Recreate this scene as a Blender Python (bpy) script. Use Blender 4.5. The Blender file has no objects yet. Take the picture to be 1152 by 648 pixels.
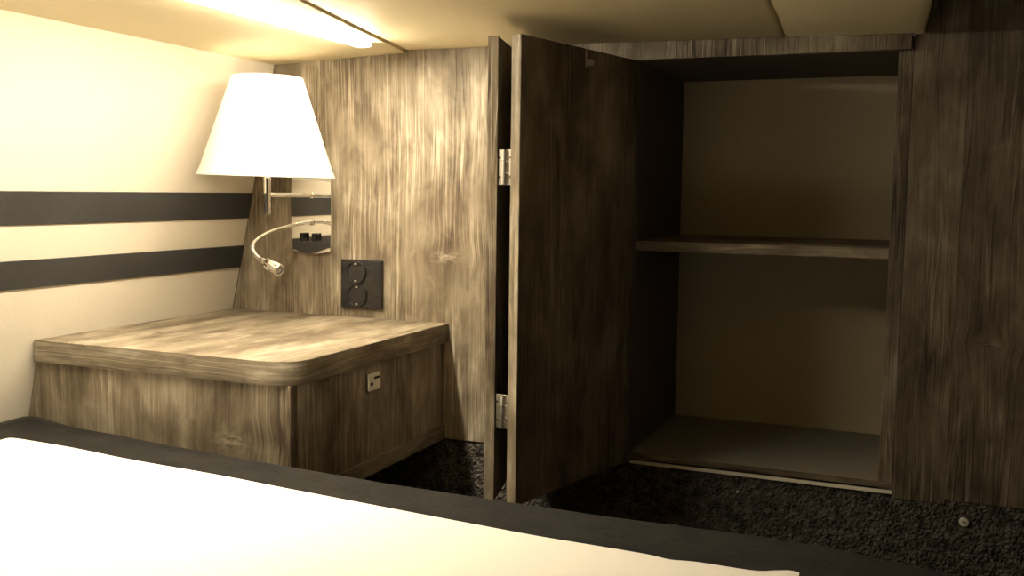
import bpy, bmesh, math, random
from mathutils import Vector, Matrix, noise

random.seed(7)
scene = bpy.context.scene
COL = scene.collection
ZO = 0.5                      # height of the drawing datum above the floor

# ------------------------------------------------------------------ camera
cam_data = bpy.data.cameras.new('camera')
cam = bpy.data.objects.new('camera', cam_data)
COL.objects.link(cam)
F = Vector((-0.3832, 0.9188, -0.0951)).normalized()
U = Vector((-0.0482, 0.0830, 0.9954))
R = F.cross(U).normalized()
U = R.cross(F).normalized()
M = Matrix((R, U, -F)).transposed().to_4x4()
M.translation = Vector((0.3186, -1.592, 0.3299 + ZO))
cam.matrix_world = M
cam_data.sensor_width = 36
cam_data.lens = 1118.17 / 1152 * 36
cam_data.clip_start = 0.01
scene.camera = cam

# ------------------------------------------------------------------ world, exposure, lamp strengths
world = bpy.data.worlds.new('world')
scene.world = world
world.use_nodes = True
world.node_tree.nodes['Background'].inputs[0].default_value = (1.0, 0.85, 0.62, 1)
world.node_tree.nodes['Background'].inputs[1].default_value = 0.02
scene.view_settings.view_transform = 'Standard'
scene.view_settings.look = 'None'
scene.view_settings.gamma = 1.0
scene.view_settings.use_curve_mapping = False
scene.view_settings.exposure = 0.92
LED_EMIT = 100.0
BULB_WATT = 4.8
WARM = (1.0, 0.90, 0.69)

# ------------------------------------------------------------------ material helpers
def new_mat(name):
    m = bpy.data.materials.new(name)
    m.use_nodes = True
    nt = m.node_tree
    b = nt.nodes['Principled BSDF']
    return m, nt, b

def nd(nt, typ, **kw):
    n = nt.nodes.new(typ)
    for k, v in kw.items():
        setattr(n, k, v)
    return n

def ramp(nt, fac, stops):
    r = nd(nt, 'ShaderNodeValToRGB')
    els = r.color_ramp.elements
    while len(els) < len(stops):
        els.new(0.5)
    for e, (p, c) in zip(els, stops):
        e.position = p
        e.color = (c[0], c[1], c[2], 1) if hasattr(c, '__len__') else (c, c, c, 1)
    nt.links.new(fac, r.inputs[0])
    return r.outputs[0]

def math_n(nt, op, a, b=None, c=None):
    n = nd(nt, 'ShaderNodeMath', operation=op)
    for i, v in enumerate((a, b, c)):
        if v is None:
            continue
        if isinstance(v, (int, float)):
            n.inputs[i].default_value = v
        else:
            nt.links.new(v, n.inputs[i])
    return n.outputs[0]

def mix_rgb(nt, fac, a, b, mode='MIX'):
    n = nd(nt, 'ShaderNodeMixRGB', blend_type=mode)
    for i, v in enumerate((fac, a, b)):
        if isinstance(v, (int, float)):
            n.inputs[i].default_value = v
        elif isinstance(v, tuple):
            n.inputs[i].default_value = (*v, 1)
        else:
            nt.links.new(v, n.inputs[i])
    return n.outputs[0]

def noise_n(nt, vec, scale, detail=3, rough=0.5, dist=0.0):
    n = nd(nt, 'ShaderNodeTexNoise')
    n.inputs['Scale'].default_value = scale
    n.inputs['Detail'].default_value = detail
    n.inputs['Roughness'].default_value = rough
    n.inputs['Distortion'].default_value = dist
    nt.links.new(vec, n.inputs['Vector'])
    return n.outputs['Fac']

def wood(name, grain='Z', tone=1.0, offset=(0, 0, 0), knots=(), bump=0.55):
    """weathered grey brown pine boards; the grain runs along the given axis"""
    m, nt, b = new_mat(name)
    tc = nd(nt, 'ShaderNodeTexCoord')
    mp = nd(nt, 'ShaderNodeMapping')
    mp.inputs['Location'].default_value = offset
    nt.links.new(tc.outputs['Object'], mp.inputs['Vector'])
    sp = nd(nt, 'ShaderNodeSeparateXYZ')
    nt.links.new(mp.outputs[0], sp.inputs[0])
    X, Y, Z = sp.outputs
    if grain == 'Z':
        u, w, g = X, Y, Z
    elif grain == 'Y':
        u, w, g = X, Z, Y
    elif grain == 'X':
        u, w, g = Y, Z, X
    else:                                            # around an edge: layers stacked in height
        u, w, g = Z, 0.0, math_n(nt, 'ADD', X, Y)
    # slow wander of the grain and rings around knots
    cw = nd(nt, 'ShaderNodeCombineXYZ')
    nt.links.new(math_n(nt, 'MULTIPLY', u, 6.0), cw.inputs[0])
    if w == 0.0:
        w = math_n(nt, 'MULTIPLY', Z, 0.0)
    nt.links.new(math_n(nt, 'MULTIPLY', w, 6.0), cw.inputs[1])
    nt.links.new(math_n(nt, 'MULTIPLY', g, 3.0), cw.inputs[2])
    wander = math_n(nt, 'MULTIPLY', math_n(nt, 'SUBTRACT', noise_n(nt, cw.outputs[0], 1.0, 2), 0.5), 0.018)
    u2 = math_n(nt, 'ADD', u, wander)
    knot_mask = None
    for (ku, kg, kr) in knots:
        du = math_n(nt, 'SUBTRACT', u, ku + (offset[0] if grain != 'X' else offset[1]))
        dg = math_n(nt, 'SUBTRACT', g, kg + {'Z': offset[2], 'Y': offset[1], 'X': offset[0]}[grain])
        d2 = math_n(nt, 'ADD', math_n(nt, 'POWER', math_n(nt, 'DIVIDE', math_n(nt, 'ABSOLUTE', du), kr * 2.6), 2.0),
                    math_n(nt, 'POWER', math_n(nt, 'DIVIDE', math_n(nt, 'ABSOLUTE', dg), kr), 2.0))
        e = math_n(nt, 'POWER', 2.718, math_n(nt, 'MULTIPLY', d2, -1.0))
        e2 = math_n(nt, 'POWER', 2.718, math_n(nt, 'MULTIPLY', d2, -0.16))
        u2 = math_n(nt, 'ADD', u2, math_n(nt, 'MULTIPLY', math_n(nt, 'MULTIPLY', e2, du), -0.22))
        knot_mask = e if knot_mask is None else math_n(nt, 'MAXIMUM', knot_mask, e)
    def stretched(su, sg):
        c = nd(nt, 'ShaderNodeCombineXYZ')
        nt.links.new(math_n(nt, 'MULTIPLY', u2, su), c.inputs[0])
        nt.links.new(math_n(nt, 'MULTIPLY', w, su), c.inputs[1])
        nt.links.new(math_n(nt, 'MULTIPLY', g, sg), c.inputs[2])
        return c.outputs[0]
    broad = noise_n(nt, stretched(10, 4.5), 1.0, 3, 0.55, 0.8)
    blotch = noise_n(nt, stretched(28, 14.0), 1.0, 4, 0.6, 0.6)
    streak = noise_n(nt, stretched(130, 5.5), 1.0, 4, 0.6)
    fibre = noise_n(nt, stretched(430, 16.0), 1.0, 2, 0.55)
    patch = noise_n(nt, stretched(14, 5.0), 1.0, 2, 0.5)
    # boards
    bu = math_n(nt, 'ADD', u, math_n(nt, 'MULTIPLY', w, 0.83))
    board = nd(nt, 'ShaderNodeTexWhiteNoise', noise_dimensions='1D')
    nt.links.new(math_n(nt, 'FLOOR', math_n(nt, 'DIVIDE', bu, 0.092)), board.inputs['W'])
    def centred(x, wgt, acc):
        return math_n(nt, 'MULTIPLY_ADD', math_n(nt, 'SUBTRACT', x, 0.5), wgt, acc)
    rough_zone = nd(nt, 'ShaderNodeMapRange')
    rough_zone.inputs[1].default_value = 0.38; rough_zone.inputs[2].default_value = 0.62
    rough_zone.inputs[3].default_value = 0.08; rough_zone.inputs[4].default_value = 1.0
    nt.links.new(patch, rough_zone.inputs[0])
    t = centred(broad, 0.9, 0.5)
    t = centred(blotch, 0.60, t)
    t = centred(streak, 0.26, t)
    t = centred(board.outputs['Value'], 0.10, t)
    t = math_n(nt, 'ADD', t, math_n(nt, 'MULTIPLY', math_n(nt, 'MULTIPLY', math_n(nt, 'SUBTRACT', fibre, 0.5), 0.55), rough_zone.outputs[0]))
    # thin embossed lines, pale and dark
    def thin(su, sg, width):
        q = noise_n(nt, stretched(su, sg), 1.0, 0, 0.5)
        a = math_n(nt, 'DIVIDE', math_n(nt, 'ABSOLUTE', math_n(nt, 'SUBTRACT', q, 0.5)), width)
        return math_n(nt, 'MAXIMUM', math_n(nt, 'SUBTRACT', 1.0, a), 0.0)
    pale = thin(95, 2.6, 0.055)
    darkl = thin(118, 3.4, 0.050)
    t = math_n(nt, 'MULTIPLY_ADD', math_n(nt, 'MULTIPLY', pale, rough_zone.outputs[0]), 0.24, t)
    t = math_n(nt, 'MULTIPLY_ADD', math_n(nt, 'MULTIPLY', darkl, rough_zone.outputs[0]), -0.20, t)
    k = tone
    colr = ramp(nt, t, [(0.22, (0.070 * k, 0.047 * k, 0.031 * k)), (0.42, (0.165 * k, 0.128 * k, 0.084 * k)),
                        (0.60, (0.275 * k, 0.225 * k, 0.160 * k)), (0.80, (0.46 * k, 0.398 * k, 0.30 * k))])
    if knot_mask is not None:
        kn = noise_n(nt, stretched(90, 160.0), 1.0, 3, 0.6)
        kc = ramp(nt, kn, [(0.38, (0.10 * k, 0.075 * k, 0.052 * k)), (0.58, (0.40 * k, 0.34 * k, 0.25 * k))])
        colr = mix_rgb(nt, math_n(nt, 'MULTIPLY', knot_mask, 0.8), colr, kc)
    nt.links.new(colr, b.inputs['Base Color'])
    b.inputs['Roughness'].default_value = 0.52
    b.inputs['Specular IOR Level'].default_value = 0.35
    bp = nd(nt, 'ShaderNodeBump')
    bp.inputs['Strength'].default_value = bump
    bp.inputs['Distance'].default_value = 0.0012
    nt.links.new(math_n(nt, 'ADD', math_n(nt, 'MULTIPLY', math_n(nt, 'SUBTRACT', pale, darkl), 0.5), math_n(nt, 'MULTIPLY', fibre, 0.8)), bp.inputs['Height'])
    nt.links.new(bp.outputs[0], b.inputs['Normal'])
    return m

def fabric(name, col, var=0.12, scale=400, bump=0.25, rough=0.9, blotch=3.0, sheen=0.0, dist=0.0008):
    m, nt, b = new_mat(name)
    tc = nd(nt, 'ShaderNodeTexCoord')
    v = tc.outputs['Object']
    big = noise_n(nt, v, blotch, 4)
    fine = noise_n(nt, v, scale, 3)
    lo = tuple(c * (1 - var) for c in col)
    hi = tuple(min(1, c * (1 + var)) for c in col)
    f = math_n(nt, 'MULTIPLY_ADD', fine, 0.5, math_n(nt, 'MULTIPLY', big, 0.5))
    nt.links.new(ramp(nt, f, [(0.35, lo), (0.65, hi)]), b.inputs['Base Color'])
    b.inputs['Roughness'].default_value = rough
    b.inputs['Specular IOR Level'].default_value = 0.25
    b.inputs['Sheen Weight'].default_value = sheen
    bp = nd(nt, 'ShaderNodeBump')
    bp.inputs['Strength'].default_value = bump
    bp.inputs['Distance'].default_value = dist
    nt.links.new(fine, bp.inputs['Height'])
    nt.links.new(bp.outputs[0], b.inputs['Normal'])
    return m

def plain(name, col, rough=0.4, metal=0.0, spec=0.5):
    m, nt, b = new_mat(name)
    tc = nd(nt, 'ShaderNodeTexCoord')
    f = noise_n(nt, tc.outputs['Object'], 60, 3)
    nt.links.new(ramp(nt, f, [(0.3, tuple(c * 0.94 for c in col)), (0.7, col)]), b.inputs['Base Color'])
    b.inputs['Roughness'].default_value = rough
    b.inputs['Metallic'].default_value = metal
    b.inputs['Specular IOR Level'].default_value = spec
    return m

def glow(name, col, strength):
    m, nt, b = new_mat(name)
    b.inputs['Base Color'].default_value = (0.8, 0.8, 0.8, 1)
    b.inputs['Emission Color'].default_value = (*col, 1)
    b.inputs['Emission Strength'].default_value = strength
    return m

def shade_cloth(name):
    m, nt, b = new_mat(name)
    out = nt.nodes['Material Output']
    tc = nd(nt, 'ShaderNodeTexCoord')
    f = noise_n(nt, tc.outputs['Object'], 300, 2)
    c = ramp(nt, f, [(0.3, (0.86, 0.85, 0.82)), (0.7, (0.92, 0.91, 0.89))])
    d = nd(nt, 'ShaderNodeBsdfDiffuse')
    t = nd(nt, 'ShaderNodeBsdfTranslucent')
    mx = nd(nt, 'ShaderNodeMixShader')
    mx.inputs[0].default_value = 0.5
    nt.links.new(c, d.inputs[0]); nt.links.new(c, t.inputs[0])
    nt.links.new(d.outputs[0], mx.inputs[1]); nt.links.new(t.outputs[0], mx.inputs[2])
    nt.links.new(mx.outputs[0], out.inputs[0])
    return m

M_WALL = wood('wood_wall', 'Z', 1.0, (0, 0, 0), knots=((0.146, 0.330, 0.009),))
M_DESKV = wood('wood_cabinet_front', 'Z', 0.95, (3.3, 0.4, 0.2), knots=((0.13, 0.090, 0.011),))
M_DESKT = wood('wood_top', 'Y', 1.0, (5.1, 0.3, 0.7))
M_BAND = wood('wood_edge', 'H', 0.75, (1.7, 2.2, 0.1))
M_DOOR = wood('wood_door', 'Z', 0.8, (7.7, 1.2, 0.5))
M_DOOREDGE = wood('wood_door_edge', 'Z', 1.15, (2.1, 4.2, 1.5))  # paler than the leaf face: light on the front edges put into the tone
M_PANEL = wood('wood_shaded_panel', 'Z', 0.60, (9.2, 2.2, 0.3), knots=((-0.470, 0.238, 0.008),))  # bulkhead wood toned down; the shade at this end is in the colour
M_STILE = wood('wood_stile', 'Z', 0.62, (11.4, 1.2, 0.8))  # darkened along with the right panel, shade painted into the tone
M_SHELF = wood('wood_shelf', 'X', 0.85, (4.4, 5.2, 1.3))
M_RAIL = wood('wood_rail', 'Z', 0.9, (6.4, 3.2, 2.3))
M_BACK = fabric('beige_laminate', (0.60, 0.52, 0.36), 0.05, 250, 0.08, 0.7, 2.0)
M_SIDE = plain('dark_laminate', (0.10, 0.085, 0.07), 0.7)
M_CABFLOOR = fabric('grey_laminate', (0.30, 0.28, 0.235), 0.06, 250, 0.05, 0.6)
M_RAWEDGE = plain('pale_raw_edge', (0.80, 0.74, 0.62), 0.7)
M_HULL = fabric('cream_wall_cloth', (0.54, 0.48, 0.385), 0.06, 500, 0.35, 0.9, 4.0)
M_CEIL = fabric('cream_vinyl', (0.68, 0.58, 0.37), 0.05, 260, 0.12, 0.55, 3.0)
M_STRIPE = fabric('charcoal_band', (0.030, 0.028, 0.026), 0.25, 420, 0.3, 0.85, 6.0)
M_CARPET = fabric('black_carpet', (0.080, 0.069, 0.058), 0.9, 330, 0.3, 0.95, 60.0, 0.0, 0.001)
M_MATT = fabric('charcoal_cover', (0.0115, 0.0098, 0.0082), 0.65, 160, 0.4, 0.95, 22.0, 0.0)
M_PIPE = fabric('grey_piping', (0.028, 0.025, 0.022), 0.2, 300, 0.3, 0.9)
M_SHEET = fabric('white_cotton', (0.84, 0.79, 0.72), 0.03, 500, 0.1, 0.9, 5.0)
M_CHROME = plain('polished_chrome', (0.86, 0.84, 0.80), 0.04, 1.0)
M_STEEL = plain('brushed_steel', (0.78, 0.75, 0.68), 0.28, 1.0)
M_BLACK = plain('black_plastic', (0.016, 0.0145, 0.014), 0.2)
M_DARKHOLE = plain('dark_slot', (0.012, 0.011, 0.010), 0.8)
M_ZINC = plain('pale_zinc', (0.78, 0.74, 0.62), 0.4, 0.3)
M_WHITE = plain('white_paint', (0.75, 0.70, 0.62), 0.5)
M_SHADE = shade_cloth('white_shade_cloth')
M_LED = glow('led_diffuser', WARM, LED_EMIT)
M_BULB = glow('bulb_glass', (1.0, 0.82, 0.55), 14.0)
M_LENS = plain('lamp_lens', (0.30, 0.29, 0.27), 0.15)
M_DARKWOOD = wood('wood_far_wall', 'Z', 0.6, (13.4, 1.2, 0.8))

# ------------------------------------------------------------------ mesh helpers (all in drawing coordinates)
def BM():
    return bmesh.new()

def add_box(bm, x0, x1, y0, y1, z0, z1, bev=0.0, seg=2, rot=None):
    t = bmesh.new()
    bmesh.ops.create_cube(t, size=1)
    for v in t.verts:
        v.co = Vector((x0 + (v.co.x + .5) * (x1 - x0), y0 + (v.co.y + .5) * (y1 - y0), z0 + (v.co.z + .5) * (z1 - z0)))
    if bev:
        bmesh.ops.bevel(t, geom=t.edges[:], offset=bev, segments=seg, profile=0.5, affect='EDGES')
    if rot is not None:
        bmesh.ops.transform(t, matrix=rot, verts=t.verts)
    merge(bm, t)

def merge(bm, t):
    me = bpy.data.meshes.new('tmp')
    t.to_mesh(me); t.free()
    bm.from_mesh(me)
    bpy.data.meshes.remove(me)

def add_prism(bm, poly, z0, z1, bev=0.0, seg=2, zf=None, axis='Z', only_top=False):
    """extrude a 2-D outline; axis Z: (x, y); axis Y: outline is (x, z) and z0, z1 are y"""
    t = bmesh.new()
    def P(a, b, h):
        return (a, b, h) if axis == 'Z' else ((a, h, b) if axis == 'Y' else (h, a, b))
    lo = [t.verts.new(P(a, b, z0)) for a, b in poly]
    hi = [t.verts.new(P(a, b, z1)) for a, b in poly]
    n = len(poly)
    t.faces.new(lo); t.faces.new(hi)
    for i in range(n):
        t.faces.new((lo[i], lo[(i + 1) % n], hi[(i + 1) % n], hi[i]))
    bmesh.ops.recalc_face_normals(t, faces=t.faces)
    if bev:
        ed = [e for e in t.edges if (e.verts[0] in set(lo)) == (e.verts[1] in set(lo))]
        bmesh.ops.bevel(t, geom=ed, offset=bev, segments=seg, profile=0.5, affect='EDGES', clamp_overlap=True)
    if zf:
        for v in t.verts:
            v.co.z += zf(v.co.x, v.co.y)
    merge(bm, t)

def add_lathe(bm, prof, c, axis=Vector((0, 0, 1)), n=40, cap=True):
    """profile of (radius, height) turned about an axis through c"""
    axis = Vector(axis).normalized()
    q = Vector((0, 0, 1)).rotation_difference(axis)
    t = bmesh.new()
    rings = []
    for r, h in prof:
        ring = []
        for i in range(n):
            a = 2 * math.pi * i / n
            ring.append(t.verts.new(Vector(c) + q @ Vector((r * math.cos(a), r * math.sin(a), h))))
        rings.append(ring)
    for k in range(len(rings) - 1):
        for i in range(n):
            t.faces.new((rings[k][i], rings[k][(i + 1) % n], rings[k + 1][(i + 1) % n], rings[k + 1][i]))
    if cap:
        t.faces.new(rings[0][::-1]); t.faces.new(rings[-1])
    bmesh.ops.recalc_face_normals(t, faces=t.faces)
    merge(bm, t)

def catmull(pts, k=8):
    P = [Vector(p) for p in pts]
    P = [2 * P[0] - P[1]] + P + [2 * P[-1] - P[-2]]
    out = []
    for i in range(1, len(P) - 2):
        for j in range(k):
            t = j / k
            a, b, c, d = P[i - 1], P[i], P[i + 1], P[i + 2]
            out.append(0.5 * ((2 * b) + (c - a) * t + (2 * a - 5 * b + 4 * c - d) * t * t + (3 * b - a - 3 * c + d) * t ** 3))
    out.append(P[-2])
    return out

def add_tube(bm, pts, rad, n=12):
    t = bmesh.new()
    rings = []
    up = None
    m = len(pts)
    for i, p in enumerate(pts):
        d = (pts[min(i + 1, m - 1)] - pts[max(i - 1, 0)]).normalized()
        if up is None:
            up = d.orthogonal().normalized()
        up = (up - d * up.dot(d)).normalized()
        s = d.cross(up)
        r = rad[i] if hasattr(rad, '__len__') else rad
        rings.append([t.verts.new(p + r * (up * math.cos(2 * math.pi * j / n) + s * math.sin(2 * math.pi * j / n))) for j in range(n)])
    for k in range(m - 1):
        for i in range(n):
            t.faces.new((rings[k][i], rings[k][(i + 1) % n], rings[k + 1][(i + 1) % n], rings[k + 1][i]))
    t.faces.new(rings[0][::-1]); t.faces.new(rings[-1])
    bmesh.ops.recalc_face_normals(t, faces=t.faces)
    merge(bm, t)

WORLD = {}
def obj(name, bm, mat, parent=None, smooth=False, label=None, angle=40):
    me = bpy.data.meshes.new(name)
    if parent is not None:
        base = WORLD[parent.name]
    else:
        xs = [v.co.x for v in bm.verts]; ys = [v.co.y for v in bm.verts]; zs = [v.co.z for v in bm.verts]
        base = Vector(((min(xs) + max(xs)) / 2, (min(ys) + max(ys)) / 2, min(zs)))
    for v in bm.verts:
        v.co -= base
    if smooth:
        for f in bm.faces:
            f.smooth = True
        for e in bm.edges:
            if len(e.link_faces) == 2 and e.calc_face_angle(0) > math.radians(angle):
                e.smooth = False
    bm.to_mesh(me); bm.free()
    o = bpy.data.objects.new(name, me)
    COL.objects.link(o)
    me.materials.append(mat)
    if parent is not None:
        o.parent = parent
    else:
        o.location = base + Vector((0, 0, ZO))
    WORLD[o.name] = base
    if label:
        o['label'] = label
    return o

def tag(o, label, cat, group=None):
    o['label'] = label; o['category'] = cat
    if group:
        o['group'] = group
    return o

def thing(name, loc, label, cat, group=None):
    o = bpy.data.objects.new(name, None)
    o.empty_display_size = 0.05
    COL.objects.link(o)
    o.location = Vector(loc) + Vector((0, 0, ZO))
    WORLD[o.name] = Vector(loc)
    return tag(o, label, cat, group)

def struct(name, bm, mat, label=None, smooth=False):
    o = obj(name, bm, mat, None, smooth)
    o['kind'] = 'structure'
    if label:
        o['label'] = label
    return o

def hull_x(z):
    return -0.84 - (0.563 - z) * 0.2241

def ceil_z(x):
    return 0.581 - (x + 0.56) / 0.86 * 0.014

# ------------------------------------------------------------------ the room
FLOOR = -ZO
bm = BM(); add_box(bm, -1.3, 1.45, -2.5, 0.0, FLOOR - 0.05, FLOOR)
struct('floor', bm, M_CARPET, 'black carpeted floor under the berth')

# sloping side wall with its two dark bands
bm = BM(); add_prism(bm, [(hull_x(FLOOR), FLOOR), (hull_x(0.66), 0.66), (hull_x(0.66) - 0.04, 0.66), (hull_x(FLOOR) - 0.04, FLOOR)], -2.5, 0.0, axis='Y')
struct('wall_left', bm, M_HULL, 'cream sloping side wall with two dark bands')
def band(name, z1, z0, label):
    bm = BM()
    t = 0.003
    add_prism(bm, [(hull_x(z0), z0), (hull_x(z1), z1), (hull_x(z1) + t, z1 - 0.0007), (hull_x(z0) + t, z0 + 0.0007)], -2.49, -0.001, axis='Y')
    struct(name, bm, M_STRIPE, label)
band('trim_1', 0.3235, 0.2745, 'upper charcoal band on the cream side wall')
band('trim_2', 0.2215, 0.178, 'lower charcoal band on the cream side wall')

# bulkhead behind the lamp
bm = BM()
add_prism(bm, [(-0.9245, -0.116), (-0.312, -0.116), (-0.312, 0.60), (hull_x(0.60), 0.60), (-0.9245, 0.186)], 0.0, 0.016, axis='Y', bev=0.0012)
struct('wall_back', bm, M_WALL, 'weathered wood bulkhead panel behind the reading lamp')
bm = BM()
add_prism(bm, [(hull_x(-0.116), -0.116), (-0.926, -0.116), (-0.926, 0.178)], 0.002, 0.016, axis='Y')
struct('trim_3', bm, M_WALL, 'narrow wood filler between side wall and bulkhead')

# right hand panels, standing higher than the padded ceiling
bm = BM(); add_box(bm, 0.2875, 0.3609, -0.0010, 0.014, -0.126, 0.80, 0.0004)
struct('trim_4', bm, M_STILE, 'upright wood stile right of the open cabinet')
bm = BM(); add_box(bm, 0.36095, 1.40, -0.0008, 0.016, -0.119, 0.80, 0.0003)
struct('wall_back_right', bm, M_PANEL, 'wood panel at the right end of the wall, toned dark for its shade')

# black carpet below the panels: tufted surface
bm = BM()
def carpet_grid(bm, x0, x1, z0, z1, step):
    nx = int((x1 - x0) / step); nz = int((z1 - z0) / step)
    g = []
    for j in range(nz + 1):
        row = []
        for i in range(nx + 1):
            x = x0 + (x1 - x0) * i / nx; z = z0 + (z1 - z0) * j / nz
            d = 0.0022 * noise.noise(Vector((x * 210, z * 210, 1.3))) + 0.0014 * noise.noise(Vector((x * 380, z * 380, 7.3))) + random.uniform(-0.0019, 0.0019)
            row.append(bm.verts.new((x + random.uniform(-.0008, .0008), 0.0006 + d, z + random.uniform(-.0008, .0008))))
        g.append(row)
    for j in range(nz):
        for i in range(nx):
            bm.faces.new((g[j][i], g[j][i + 1], g[j + 1][i + 1], g[j + 1][i]))
carpet_grid(bm, -0.94, 0.75, -0.32, -0.119, 0.0026)
add_box(bm, -1.06, 1.40, 0.006, 0.03, FLOOR, -0.118)
struct('wall_back_lower', bm, M_CARPET, 'black fuzzy carpet lining below the wood panels')

bm = BM(); add_box(bm, -1.04, 0.2872, 0.0165, 0.032, 0.601, 0.80)
struct('wall_back_upper', bm, M_DARKWOOD, 'dark wood bulkhead above the ceiling padding')

# rest of the cabin, behind and beside the camera
bm = BM(); add_box(bm, 1.40, 1.45, -2.5, 0.03, FLOOR, 0.85)
struct('wall_right', bm, M_HULL, 'cream wall right of the berth')
bm = BM(); add_box(bm, -1.3, 1.45, -2.55, -2.5, FLOOR, 0.85)
struct('wall_front', bm, M_HULL, 'cream wall behind the camera')

# ceiling: strip by the side wall carrying the light, padded panels, raised part at the right
SEAM = [(-0.5595, 0.0), (-0.552, -0.029), (-0.499, -0.287), (-0.453, -0.489), (-0.30, -1.15), (-0.05, -2.49)]
bm = BM()
def strip_z(x, y):
    return 0.566 + (x + 0.84) / 0.28 * 0.011
poly = [(-0.865, 0.0), (-0.865, -2.49)] + [(x, y) for x, y in SEAM[::-1]]
add_prism(bm, poly, 0.0, 0.045, zf=lambda x, y: min(strip_z(x, y), 0.578))
struct('ceiling', bm, M_CEIL, 'cream ceiling strip beside the side wall')
def pad(name, poly, lab):
    bm = BM()
    add_prism(bm, poly, 0.0, 0.055, bev=0.007, seg=3, zf=lambda x, y: ceil_z(x))
    struct(name, bm, M_CEIL, lab, smooth=True)
pad('ceiling_padding', [(x + 0.0015, y) for x, y in SEAM] + [(0.135, -2.49), (0.123, -0.30), (0.1045, -0.03), (0.1040, -0.0127), (-0.3126, -0.0127), (-0.3126, 0.0)], 'wide padded cream ceiling panel')
pad('ceiling_padding.001', [(0.1044, -0.0127), (0.1050, -0.03), (0.1235, -0.30), (0.1355, -2.49), (0.345, -2.49), (0.311, -0.26), (0.3015, -0.002), (0.2850, -0.002), (0.2850, -0.0127)], 'narrow padded cream ceiling panel at the right')
bm = BM(); add_box(bm, -1.3, 1.45, -2.5, 0.03, 0.80, 0.85)
struct('ceiling_deck', bm, M_DARKWOOD, 'dark raised ceiling above the padding')

# ------------------------------------------------------------------ ceiling light strip
lt = thing('ceiling_light', (-0.55, -0.8, 0.5735), 'long lit slim strip light on the cream ceiling above the lamp', 'light')
LED = [Vector((-0.5605, -0.135)), Vector((-0.5470, -0.98))]
d = (LED[1] - LED[0]); L = d.length; ang = math.atan2(d.y, d.x)
rotm = Matrix.Translation((LED[0].x, LED[0].y, 0)) @ Matrix.Rotation(ang, 4, 'Z')
bm = BM(); add_box(bm, -0.004, L + 0.004, -0.0090, 0.0090, 0.5735, 0.5785, 0.001, rot=rotm); obj('housing', bm, M_WHITE, lt)
bm = BM(); add_box(bm, 0.0, L, -0.0120, 0.0120, 0.5685, 0.5734, 0.002, 3, rot=rotm); obj('diffuser', bm, M_LED, lt, True)
bm = BM(); add_box(bm, -0.0065, -0.0001, -0.0120, 0.0120, 0.5683, 0.5785, 0.001, rot=rotm); obj('end_cap', bm, M_WHITE, lt)

# ------------------------------------------------------------------ bedside cabinet
bc = thing('bedside_cabinet', (-0.71, -0.24, -0.116), 'low weathered wood bedside cabinet with rounded top corner under the lamp', 'cabinet')
zt = 0.0955; zu = 0.0615
r = 0.042
xr, yf = -0.468, -0.4765
arc = [(xr - r + r * math.cos(a), yf + r + r * math.sin(a)) for a in [-math.pi / 2 * (1 - i / 10) for i in range(11)]]
xl = hull_x(zt) + 0.0012
poly = [(xl, -0.0006), (xl, yf)] + arc + [(xr, -0.0006)]
bm = BM(); add_prism(bm, poly, zt - 0.0012, zt, bev=0.0006, seg=1); 
obj('top_sheet', bm, M_DESKT, bc)
def inset(p, d_):
    return [(x + (d_ if x < -0.9 else -d_ if x > -0.6 else 0), y) for x, y in p]
bm = BM(); add_prism(bm, poly, zu, zt - 0.0012, bev=0.0015)
obj('edge_band', bm, M_BAND, bc, True, label='wood edge band with the grain running along it')
bm = BM(); add_prism(bm, [(hull_x(-0.116) + 0.001 + 0.0, -0.116), (hull_x(zu) + 0.001, zu), (-0.4790, zu), (-0.4790, -0.116)], -0.4665, -0.4505, axis='Y', bev=0.0008)
obj('front_panel', bm, M_DESKV, bc)
M_DESKS = wood('wood_cabinet_side', 'Z', 0.8, (1.3, 6.4, 3.2))
bm = BM(); add_box(bm, -0.4945, -0.4782, -0.4503, -0.0006, -0.116, zu, 0.0006)
obj('side_panel', bm, M_DESKS, bc)
bm = BM(); add_box(bm, -0.4781, -0.4725, -0.4503, -0.0006, -0.116, -0.091, 0.001)
obj('batten', bm, M_BAND, bc)
bm = BM(); add_box(bm, -0.955, -0.4946, -0.4504, -0.0006, -0.116, -0.104)
obj('bottom_panel', bm, M_SIDE, bc)
bm = BM()
add_box(bm, -0.4780, -0.4745, -0.267, -0.2295, 0.0175, 0.0455, 0.0008)
sp_ = obj('strike_plate', bm, M_STEEL, bc, label='small pale metal strike plate')
bm = BM()
add_box(bm, -0.4746, -0.4738, -0.249, -0.233, 0.0355, 0.0390)
add_box(bm, -0.4746, -0.4738, -0.2600, -0.2535, 0.0262, 0.0310)
obj('slot', bm, M_DARKHOLE, sp_)

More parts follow.
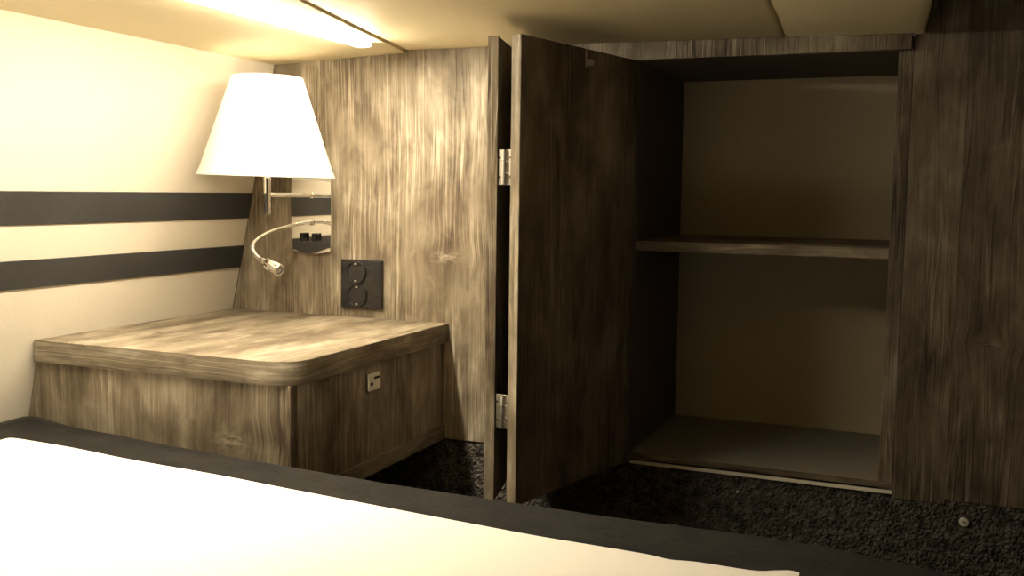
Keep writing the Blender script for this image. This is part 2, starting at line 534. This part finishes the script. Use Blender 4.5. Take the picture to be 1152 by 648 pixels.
# ------------------------------------------------------------------ open wall cabinet with folding door
wc = thing('wall_cabinet', (0.0, 0.16, -0.116), 'built-in wood wall cabinet with one shelf and folded-open door', 'cabinet')
B0, T0 = -0.116, 0.546
D = 0.321
bm = BM(); add_box(bm, 0.2665, 0.2870, 0.0015, D + 0.012, B0, T0 + 0.02, 0.0008); obj('side_panel', bm, M_STILE, wc)
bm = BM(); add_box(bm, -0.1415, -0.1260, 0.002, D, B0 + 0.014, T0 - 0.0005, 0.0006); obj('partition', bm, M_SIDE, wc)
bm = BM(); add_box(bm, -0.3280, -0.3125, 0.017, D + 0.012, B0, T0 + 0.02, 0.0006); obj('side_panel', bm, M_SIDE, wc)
bm = BM(); add_box(bm, -0.3123, 0.2663, D, D + 0.012, B0, T0 + 0.02); obj('back_panel', bm, M_BACK, wc, label='plain beige back panel')
bm = BM(); add_box(bm, -0.3123, 0.2663, 0.0015, D - 0.0005, B0 + 0.0035, B0 + 0.0135, 0.0005); obj('bottom_panel', bm, M_CABFLOOR, wc, label='smooth grey cabinet floor')
bm = BM(); add_box(bm, -0.3123, 0.2872, -0.0015, 0.0012, B0 + 0.0045, B0 + 0.0135, 0.0004); obj('bottom_edge', bm, M_SHELF, wc)
bm = BM(); add_box(bm, -0.1260, 0.2872, -0.0035, 0.0012, B0 - 0.0040, B0 + 0.0012, 0.0005); obj('edge_strip', bm, M_RAWEDGE, wc, label='pale raw edge strip under the cabinet floor')
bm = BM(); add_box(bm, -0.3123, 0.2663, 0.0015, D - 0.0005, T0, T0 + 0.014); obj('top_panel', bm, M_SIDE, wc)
bm = BM(); add_box(bm, -0.1258, 0.2663, 0.003, D - 0.0005, 0.2380, 0.2540, 0.0008); obj('shelf', bm, M_SHELF, wc)
bm = BM(); add_prism(bm, [(-0.3123, T0 - 0.0005), (0.2845, T0 - 0.0005), (0.2845, ceil_z(0.2845) + 0.008), (-0.3123, ceil_z(-0.3123) + 0.008)], -0.0125, 0.0012, axis='Y', bev=0.0010); obj('top_rail', bm, M_RAIL, wc)

# folding door: two leaves pushed together, standing out into the room
def leaf(name, p_near, p_far, t, mat, zb_, zt_):
    """p_near, p_far: right face of the leaf at its front and rear edge"""
    a = Vector((*p_near, 0)); b = Vector((*p_far, 0))
    u = (b - a); Ln = u.length; u.normalize()
    n = Vector((-u.y, u.x, 0))                       # to the left of travel
    m4 = Matrix(((u.x, n.x, 0, a.x), (u.y, n.y, 0, a.y), (0, 0, 1, 0), (0, 0, 0, 1)))
    bm = BM(); add_box(bm, 0.0012, Ln, 0, t, zb_, zt_, 0.001, 2, rot=m4)
    o = obj(name, bm, mat, wc)
    bm = BM(); add_box(bm, 0.0, 0.0012, 0.0002, t - 0.0002, zb_, zt_, 0.0003, 1, rot=m4)
    obj('door_edge', bm, M_DOOREDGE, o)
    return o, m4
NB = (-0.2045, -0.3160); FB = (-0.1275, -0.0075)
lb_, mB = leaf('door_leaf', NB, FB, 0.0160, M_DOOR, -0.1150, 0.5460)
NA = (-0.2418, -0.3075); FA = (-0.3110, -0.0050)
la_, mA = leaf('door_leaf', NA, FA, 0.0150, M_DOOR, -0.1150, 0.5460)
# catch plate high on the inner face
bm = BM()
Lb = math.hypot(FB[0] - NB[0], FB[1] - NB[1])
add_box(bm, 0.163, 0.177, -0.0065, -0.0001, 0.5215, 0.5305, 0.0008, rot=mB)
add_box(bm, 0.1625, 0.1640, -0.0020, -0.0001, 0.5175, 0.5440, 0.0004, rot=mB)
obj('catch', bm, M_STEEL, lb_, label='small metal catch near the top of the door')
# two butt hinges across the gap between the leaves
PA = Vector((NA[0], NA[1], 0)); PB = Vector((NB[0] - 0.970 * 0.0160, NB[1] + 0.2425 * 0.0160, 0))
g = (PB - PA); gl = g.length; g.normalize(); gn = Vector((-g.y, g.x, 0))
mg = Matrix(((g.x, gn.x, 0, PA.x), (g.y, gn.y, 0, PA.y), (0, 0, 1, 0), (0, 0, 0, 1)))
for zc_ in (0.3655, 0.0190):
    h = 0.0245
    bm = BM()
    add_box(bm, 0.0002, gl * 0.46, 0.0030, 0.0045, zc_ - h, zc_ + h, 0.0004, rot=mg)
    add_box(bm, gl * 0.54, gl - 0.0002, 0.0030, 0.0045, zc_ - h, zc_ + h, 0.0004, rot=mg)
    hg = obj('hinge', bm, M_STEEL, la_, label='silver butt hinge joining the two door leaves')
    c = PA + g * (gl * 0.5) + gn * 0.0030
    bm = BM()
    k = 2 * h / 3
    for q in range(3):
        z0_ = zc_ - h + q * k + 0.0005
        add_lathe(bm, [(0.0050, 0), (0.0062, 0.0006), (0.0062, k - 0.0016), (0.0050, k - 0.001)], (c.x, c.y, z0_), n=16)
    obj('knuckle', bm, M_STEEL, hg, True)
    for sx in (0.09, 0.91):
        for dz in (-0.55, 0.55):
            bm = BM()
            cc = PA + g * (gl * sx) + gn * 0.0029
            add_lathe(bm, [(0.0016, 0), (0.0010, 0.0007)], (cc.x, cc.y, zc_ + dz * h), axis=-gn, n=10)
            obj('hinge_screw', bm, M_DARKHOLE, hg)

# ------------------------------------------------------------------ wall lamp with shade, switches and flexible reading arm
LX, LY = -0.751, -0.145
wl = thing('wall_lamp', (-0.751, 0.0, 0.212), 'chrome wall lamp with lit white tapered shade above the bedside cabinet', 'lamp')
# back plate: bowed sides, slightly convex front
bm = BM()
px0, px1, pz0, pz1 = -0.7945, -0.7065, 0.2115, 0.385
nu, nv = 14, 26
fr = []
for j in range(nv + 1):
    tz = j / nv
    row = []
    half = (px1 - px0) / 2 * (0.90 + 0.10 * math.sin(math.pi * min(1, max(0, 0.04 + tz * 0.92))) ** 0.6)
    for i in range(nu + 1):
        s = i / nu * 2 - 1
        x = (px0 + px1) / 2 + s * half
        z = pz0 + (pz1 - pz0) * tz + (0.006 * s * s if j == 0 else 0) - (0.006 * s * s if j == nv else 0)
        y = -0.012 - 0.0012 * (1 - (2 * tz - 1) ** 2)
        row.append(bm.verts.new((x, y, z)))
    fr.append(row)
for j in range(nv):
    for i in range(nu):
        bm.faces.new((fr[j][i], fr[j][i + 1], fr[j + 1][i + 1], fr[j + 1][i]))
be = [e for e in bm.edges if len(e.link_faces) == 1]
ex = bmesh.ops.extrude_edge_only(bm, edges=be)
nv_ = [v for v in ex['geom'] if isinstance(v, bmesh.types.BMVert)]
for v in nv_:
    v.co.y = -0.0004
bmesh.ops.recalc_face_normals(bm, faces=bm.faces)
obj('back_plate', bm, M_CHROME, wl, True, label='mirror polished chrome back plate')
for sx in (-0.7655, -0.7385):
    bm = BM()
    add_box(bm, sx - 0.0052, sx + 0.0052, -0.0225, -0.0125, 0.2345, 0.2505, 0.0018, 3)
    obj('switch', bm, M_BLACK, wl, True, label='small black push switch')
bm = BM()
add_lathe(bm, [(0.0060, 0), (0.0060, 0.002), (0.0050, 0.004), (0.0042, 0.005), (0.0042, -LY - 0.0155)], (LX + 0.003, -0.0140, 0.3210), axis=(-0.003, -1, 0), n=20)
obj('arm', bm, M_CHROME, wl, True)
bm = BM()
add_lathe(bm, [(0.0045, 0), (0.0062, 0.0012), (0.0062, 0.1180), (0.0050, 0.1192)], (LX, LY, 0.2870), n=24)
obj('stem', bm, M_CHROME, wl, True)
bm = BM()
add_lathe(bm, [(0.0125, 0), (0.0140, 0.002), (0.0140, 0.030), (0.0115, 0.034)], (LX, LY, 0.4060), n=24)
obj('lamp_holder', bm, M_WHITE, wl, True)
bm = BM()
add_lathe(bm, [(0.010, 0), (0.013, 0.010), (0.0185, 0.026), (0.0205, 0.036), (0.0180, 0.048), (0.0100, 0.055), (0.003, 0.0575)], (LX, LY, 0.4390), n=24)
bulb = obj('bulb', bm, M_BULB, wl, True)
SH_B, SH_T, R_B, R_T = 0.3530, 0.5245, 0.1175, 0.0605
bm = BM()
th = 0.0012
prof = [(R_B, 0.0), (R_B + 0.0008, 0.0015)]
for i in range(1, 13):
    t_ = i / 12
    prof.append((R_B + (R_T - R_B) * t_, (SH_T - SH_B) * t_))
prof += [(R_T - th, SH_T - SH_B)] + [(R_B - th + (R_T - R_B) * t_, (SH_T - SH_B) * t_) for t_ in (0.75, 0.5, 0.25, 0.0)]
add_lathe(bm, prof + [prof[0]], (0, 0, 0), n=72, cap=False)
bmesh.ops.remove_doubles(bm, verts=bm.verts, dist=1e-6)
tilt = Matrix.Translation((LX - 0.001, LY, SH_B)) @ Matrix.Rotation(math.radians(1.2), 4, 'Y')
bmesh.ops.transform(bm, matrix=tilt, verts=bm.verts)
obj('lamp_shade', bm, M_SHADE, wl, True, label='white tapered fabric lamp shade')
# spider that carries the shade
bm = BM()
for k in range(3):
    a = math.radians(40 + 120 * k)
    add_tube(bm, [Vector((LX, LY, 0.420)), Vector((LX + 0.05 * math.cos(a), LY + 0.05 * math.sin(a), 0.440)),
                  Vector((LX + 0.0865 * math.cos(a), LY + 0.0865 * math.sin(a), 0.440))], 0.0013, 8)
obj('shade_carrier', bm, M_STEEL, wl, True)
ld = bpy.data.lights.new('bulb_light', 'POINT')
ld.energy = BULB_WATT; ld.color = WARM; ld.shadow_soft_size = 0.02
lo = bpy.data.objects.new('bulb_light', ld); COL.objects.link(lo)
lo.location = (LX, LY, 0.470 + ZO)
# flexible reading arm
neck = [(-0.749, -0.0150, 0.2705), (-0.748, -0.034, 0.2708), (-0.750, -0.070, 0.2670), (-0.761, -0.118, 0.2570), (-0.768, -0.152, 0.2430),
        (-0.765, -0.170, 0.2310), (-0.752, -0.179, 0.2185), (-0.736, -0.184, 0.2105)]
bm = BM()
cp = catmull(neck, 10)
add_tube(bm, cp, [0.0036 + 0.00035 * (i % 2) for i in range(len(cp))], 12)
add_lathe(bm, [(0.0060, 0), (0.0060, 0.003), (0.0045, 0.005), (0.0045, 0.012)], (-0.749, -0.0145, 0.2705), axis=(0, -1, 0), n=18)
ra = obj('reading_arm', bm, M_CHROME, wl, True, label='chrome gooseneck reading arm')
hd = (Vector((-0.674, -0.200, 0.1890)) - Vector((-0.736, -0.184, 0.2105))).normalized()
bm = BM()
add_lathe(bm, [(0.0036, 0), (0.0052, 0.002), (0.0056, 0.012), (0.0050, 0.0125), (0.0050, 0.016), (0.0078, 0.022), (0.0098, 0.028), (0.0104, 0.032), (0.0104, 0.052),
               (0.0096, 0.0535), (0.0082, 0.0535), (0.0080, 0.049)], Vector((-0.739, -0.1833, 0.2118)), axis=hd, n=28)
for k in range(6):
    a = 2 * math.pi * k / 6
    q = Vector((0, 0, 1)).rotation_difference(hd)
    o1 = q @ Vector((math.cos(a), math.sin(a), 0))
    base = Vector((-0.739, -0.1833, 0.2118))
    add_tube(bm, [base + hd * 0.020 + o1 * 0.0082, base + hd * 0.031 + o1 * 0.0106], 0.0010, 6)
obj('reading_head', bm, M_CHROME, ra, True)
bm = BM(); add_lathe(bm, [(0.0078, 0.0), (0.0070, 0.0012), (0.003, 0.0022)], Vector((-0.739, -0.1833, 0.2118)) + hd * 0.0492, axis=hd, n=24)
obj('lens', bm, M_LENS, ra, True)

# ------------------------------------------------------------------ double socket
so = thing('wall_socket', (-0.645, 0, 0.1135), 'square black double wall socket on the wood above the cabinet top', 'socket')
bm = BM(); add_box(bm, -0.689, -0.601, -0.0085, -0.0003, 0.1135, 0.2035, 0.002, 3); obj('face_plate', bm, M_BLACK, so, True)
for (cx, cz) in ((-0.655, 0.1800), (-0.653, 0.1370)):
    bm = BM()
    add_lathe(bm, [(0.0215, -0.0002), (0.0215, 0.0030), (0.0205, 0.0042), (0.0190, 0.0042), (0.0183, 0.0034), (0.0178, 0.0010)], (cx, -0.0085, cz), axis=(0, -1, 0), n=40)
    w_ = obj('socket_well', bm, M_BLACK, so, True)
    bm = BM()
    for dx in (-0.0085, 0.0085):
        add_lathe(bm, [(0.0026, 0), (0.0026, 0.0004)], (cx + dx, -0.0096, cz), axis=(0, -1, 0), n=12)
    obj('pin_hole', bm, M_DARKHOLE, w_)
    for dz in (-0.0158, 0.0158):
        bm = BM()
        add_box(bm, cx - 0.0022, cx + 0.0022, -0.0128, -0.0094, cz + dz - 0.0014, cz + dz + 0.0014, 0.0005)
        obj('earth_contact', bm, M_STEEL, w_)

# ------------------------------------------------------------------ bed: base, dark mattress, white sheet
ZM = -0.027
XL = hull_x(ZM)
edge_far = [(XL + 0.002, -0.471), (-0.884, -0.481), (-0.77, -0.490), (-0.64, -0.507), (-0.448, -0.524), (-0.28, -0.537), (-0.139, -0.541), (0.0, -0.543), (0.171, -0.537), (0.229, -0.540), (0.30, -0.556), (0.347, -0.567), (0.62, -0.590), (0.95, -0.60)]
bm = BM(); add_prism(bm, [(hull_x(-0.17) + 0.002, -0.53), (1.39, -0.60), (1.39, -2.49), (hull_x(-0.17) + 0.002, -2.49)], FLOOR, -0.1705, bev=0.002)
tag(obj('berth_platform', bm, M_CARPET), 'dark carpeted box base carrying the mattress', 'bed base')
mt = thing('mattress', (0.0, -1.4, -0.170), 'dark charcoal covered mattress in the foreground beside the bedside cabinet', 'mattress')
bm = BM()
near = [(0.95, -2.45), (XL + 0.002, -2.45)]
add_prism(bm, edge_far + near, -0.170, ZM, bev=0.016, seg=4)
obj('cover', bm, M_MATT, mt, True)
bm = BM()
cp = catmull([Vector((x, y, ZM - 0.0045)) for x, y in [(XL + 0.010, -0.50), (XL + 0.012, -0.481), (XL + 0.030, -0.477), (-0.884, -0.486), (-0.84, -0.489)]], 8)
add_tube(bm, cp, [0.0060 * min(1.0, (len(cp) - i) / 16) + 0.0005 for i in range(len(cp))], 10)
cp = [Vector((XL + 0.010, -0.500 - i * 0.1, ZM - 0.004)) for i in range(19)]
add_tube(bm, cp, 0.0055, 10)
obj('piping', bm, M_PIPE, mt, True, label='grey piping along the mattress edge')

# white sheet lying on top, its far edge gently wavy
far = [(-0.868, -0.592), (-0.850, -0.589), (-0.747, -0.594), (-0.626, -0.607), (-0.476, -0.616), (-0.376, -0.626), (-0.222, -0.640), (-0.13, -0.648), (-0.045, -0.655), (0.02, -0.657), (0.076, -0.659), (0.102, -0.6635), (0.128, -0.659), (0.181, -0.6585), (0.200, -0.650), (0.213, -0.644), (0.222, -0.646)]
fc = catmull([Vector((x, y, 0)) for x, y in far], 8)
bm = BM()
rows = 46
gtop, gbot = [], []
for j in range(rows + 1):
    t_ = j / rows
    rt, rb = [], []
    for i, p in enumerate(fc):
        s = i / (len(fc) - 1)
        nx_ = -0.90 + 1.16 * s + 0.01 * math.sin(j * 0.4) * (s ** 3)
        x = p.x * (1 - t_) + nx_ * t_ + 0.018 * s ** 6 * math.sin(t_ * 3.0)
        y = p.y * (1 - t_) - 2.35 * t_
        e = min(1.0, t_ * 9) * min(1.0, s * 14) * min(1.0, (1 - s) * 14)
        wv = noise.noise(Vector((x * 3.2, y * 2.1, 0.7))) * 0.006 + noise.noise(Vector((x * 9, y * 5, 4.7))) * 0.0018
        zt_ = ZM + 0.0030 + max(0.0, 0.006 * e + wv * e)
        rt.append(bm.verts.new((x, y, zt_)))
        rb.append(bm.verts.new((x, y, ZM + 0.0004)))
    gtop.append(rt); gbot.append(rb)
nc = len(fc)
for j in range(rows):
    for i in range(nc - 1):
        bm.faces.new((gtop[j][i], gtop[j + 1][i], gtop[j + 1][i + 1], gtop[j][i + 1]))
        bm.faces.new((gbot[j][i], gbot[j][i + 1], gbot[j + 1][i + 1], gbot[j + 1][i]))
    for i in (0, nc - 1):
        bm.faces.new((gtop[j][i], gbot[j][i], gbot[j + 1][i], gtop[j + 1][i]))
for i in range(nc - 1):
    for j in (0, rows):
        bm.faces.new((gtop[j][i], gtop[j][i + 1], gbot[j][i + 1], gbot[j][i]))
bmesh.ops.recalc_face_normals(bm, faces=bm.faces)
tag(obj('bed_sheet', bm, M_SHEET, None, True, angle=60), 'bright white sheet spread over the dark mattress', 'sheet')

# ------------------------------------------------------------------ fixings in the carpet
sc_ = thing('screw', (0.389, -0.0015, -0.1545), 'round pale cross-head screw in the black carpet below the right wood panel', 'screw')
bm = BM(); add_lathe(bm, [(0.0068, -0.003), (0.0068, 0.0014), (0.0060, 0.0022), (0.0020, 0.0024)], (0.389, -0.0025, -0.149), axis=(0, -1, 0), n=24); obj('head', bm, M_ZINC, sc_, True)
bm = BM()
add_box(bm, 0.3862, 0.3918, -0.00545, -0.0046, -0.1496, -0.1484)
add_box(bm, 0.3884, 0.3896, -0.00545, -0.0046, -0.1518, -0.1462)
obj('cross_slot', bm, M_DARKHOLE, sc_)
bm = BM(); add_lathe(bm, [(0.0018, -0.004), (0.0018, 0.0015), (0.0010, 0.0021)], (0.055, -0.0035, -0.1455), axis=(0, -1, 0), n=12)
tag(obj('metal_pin', bm, M_ZINC, None, True), 'tiny bright metal pin in the black carpet below the open cabinet', 'pin')
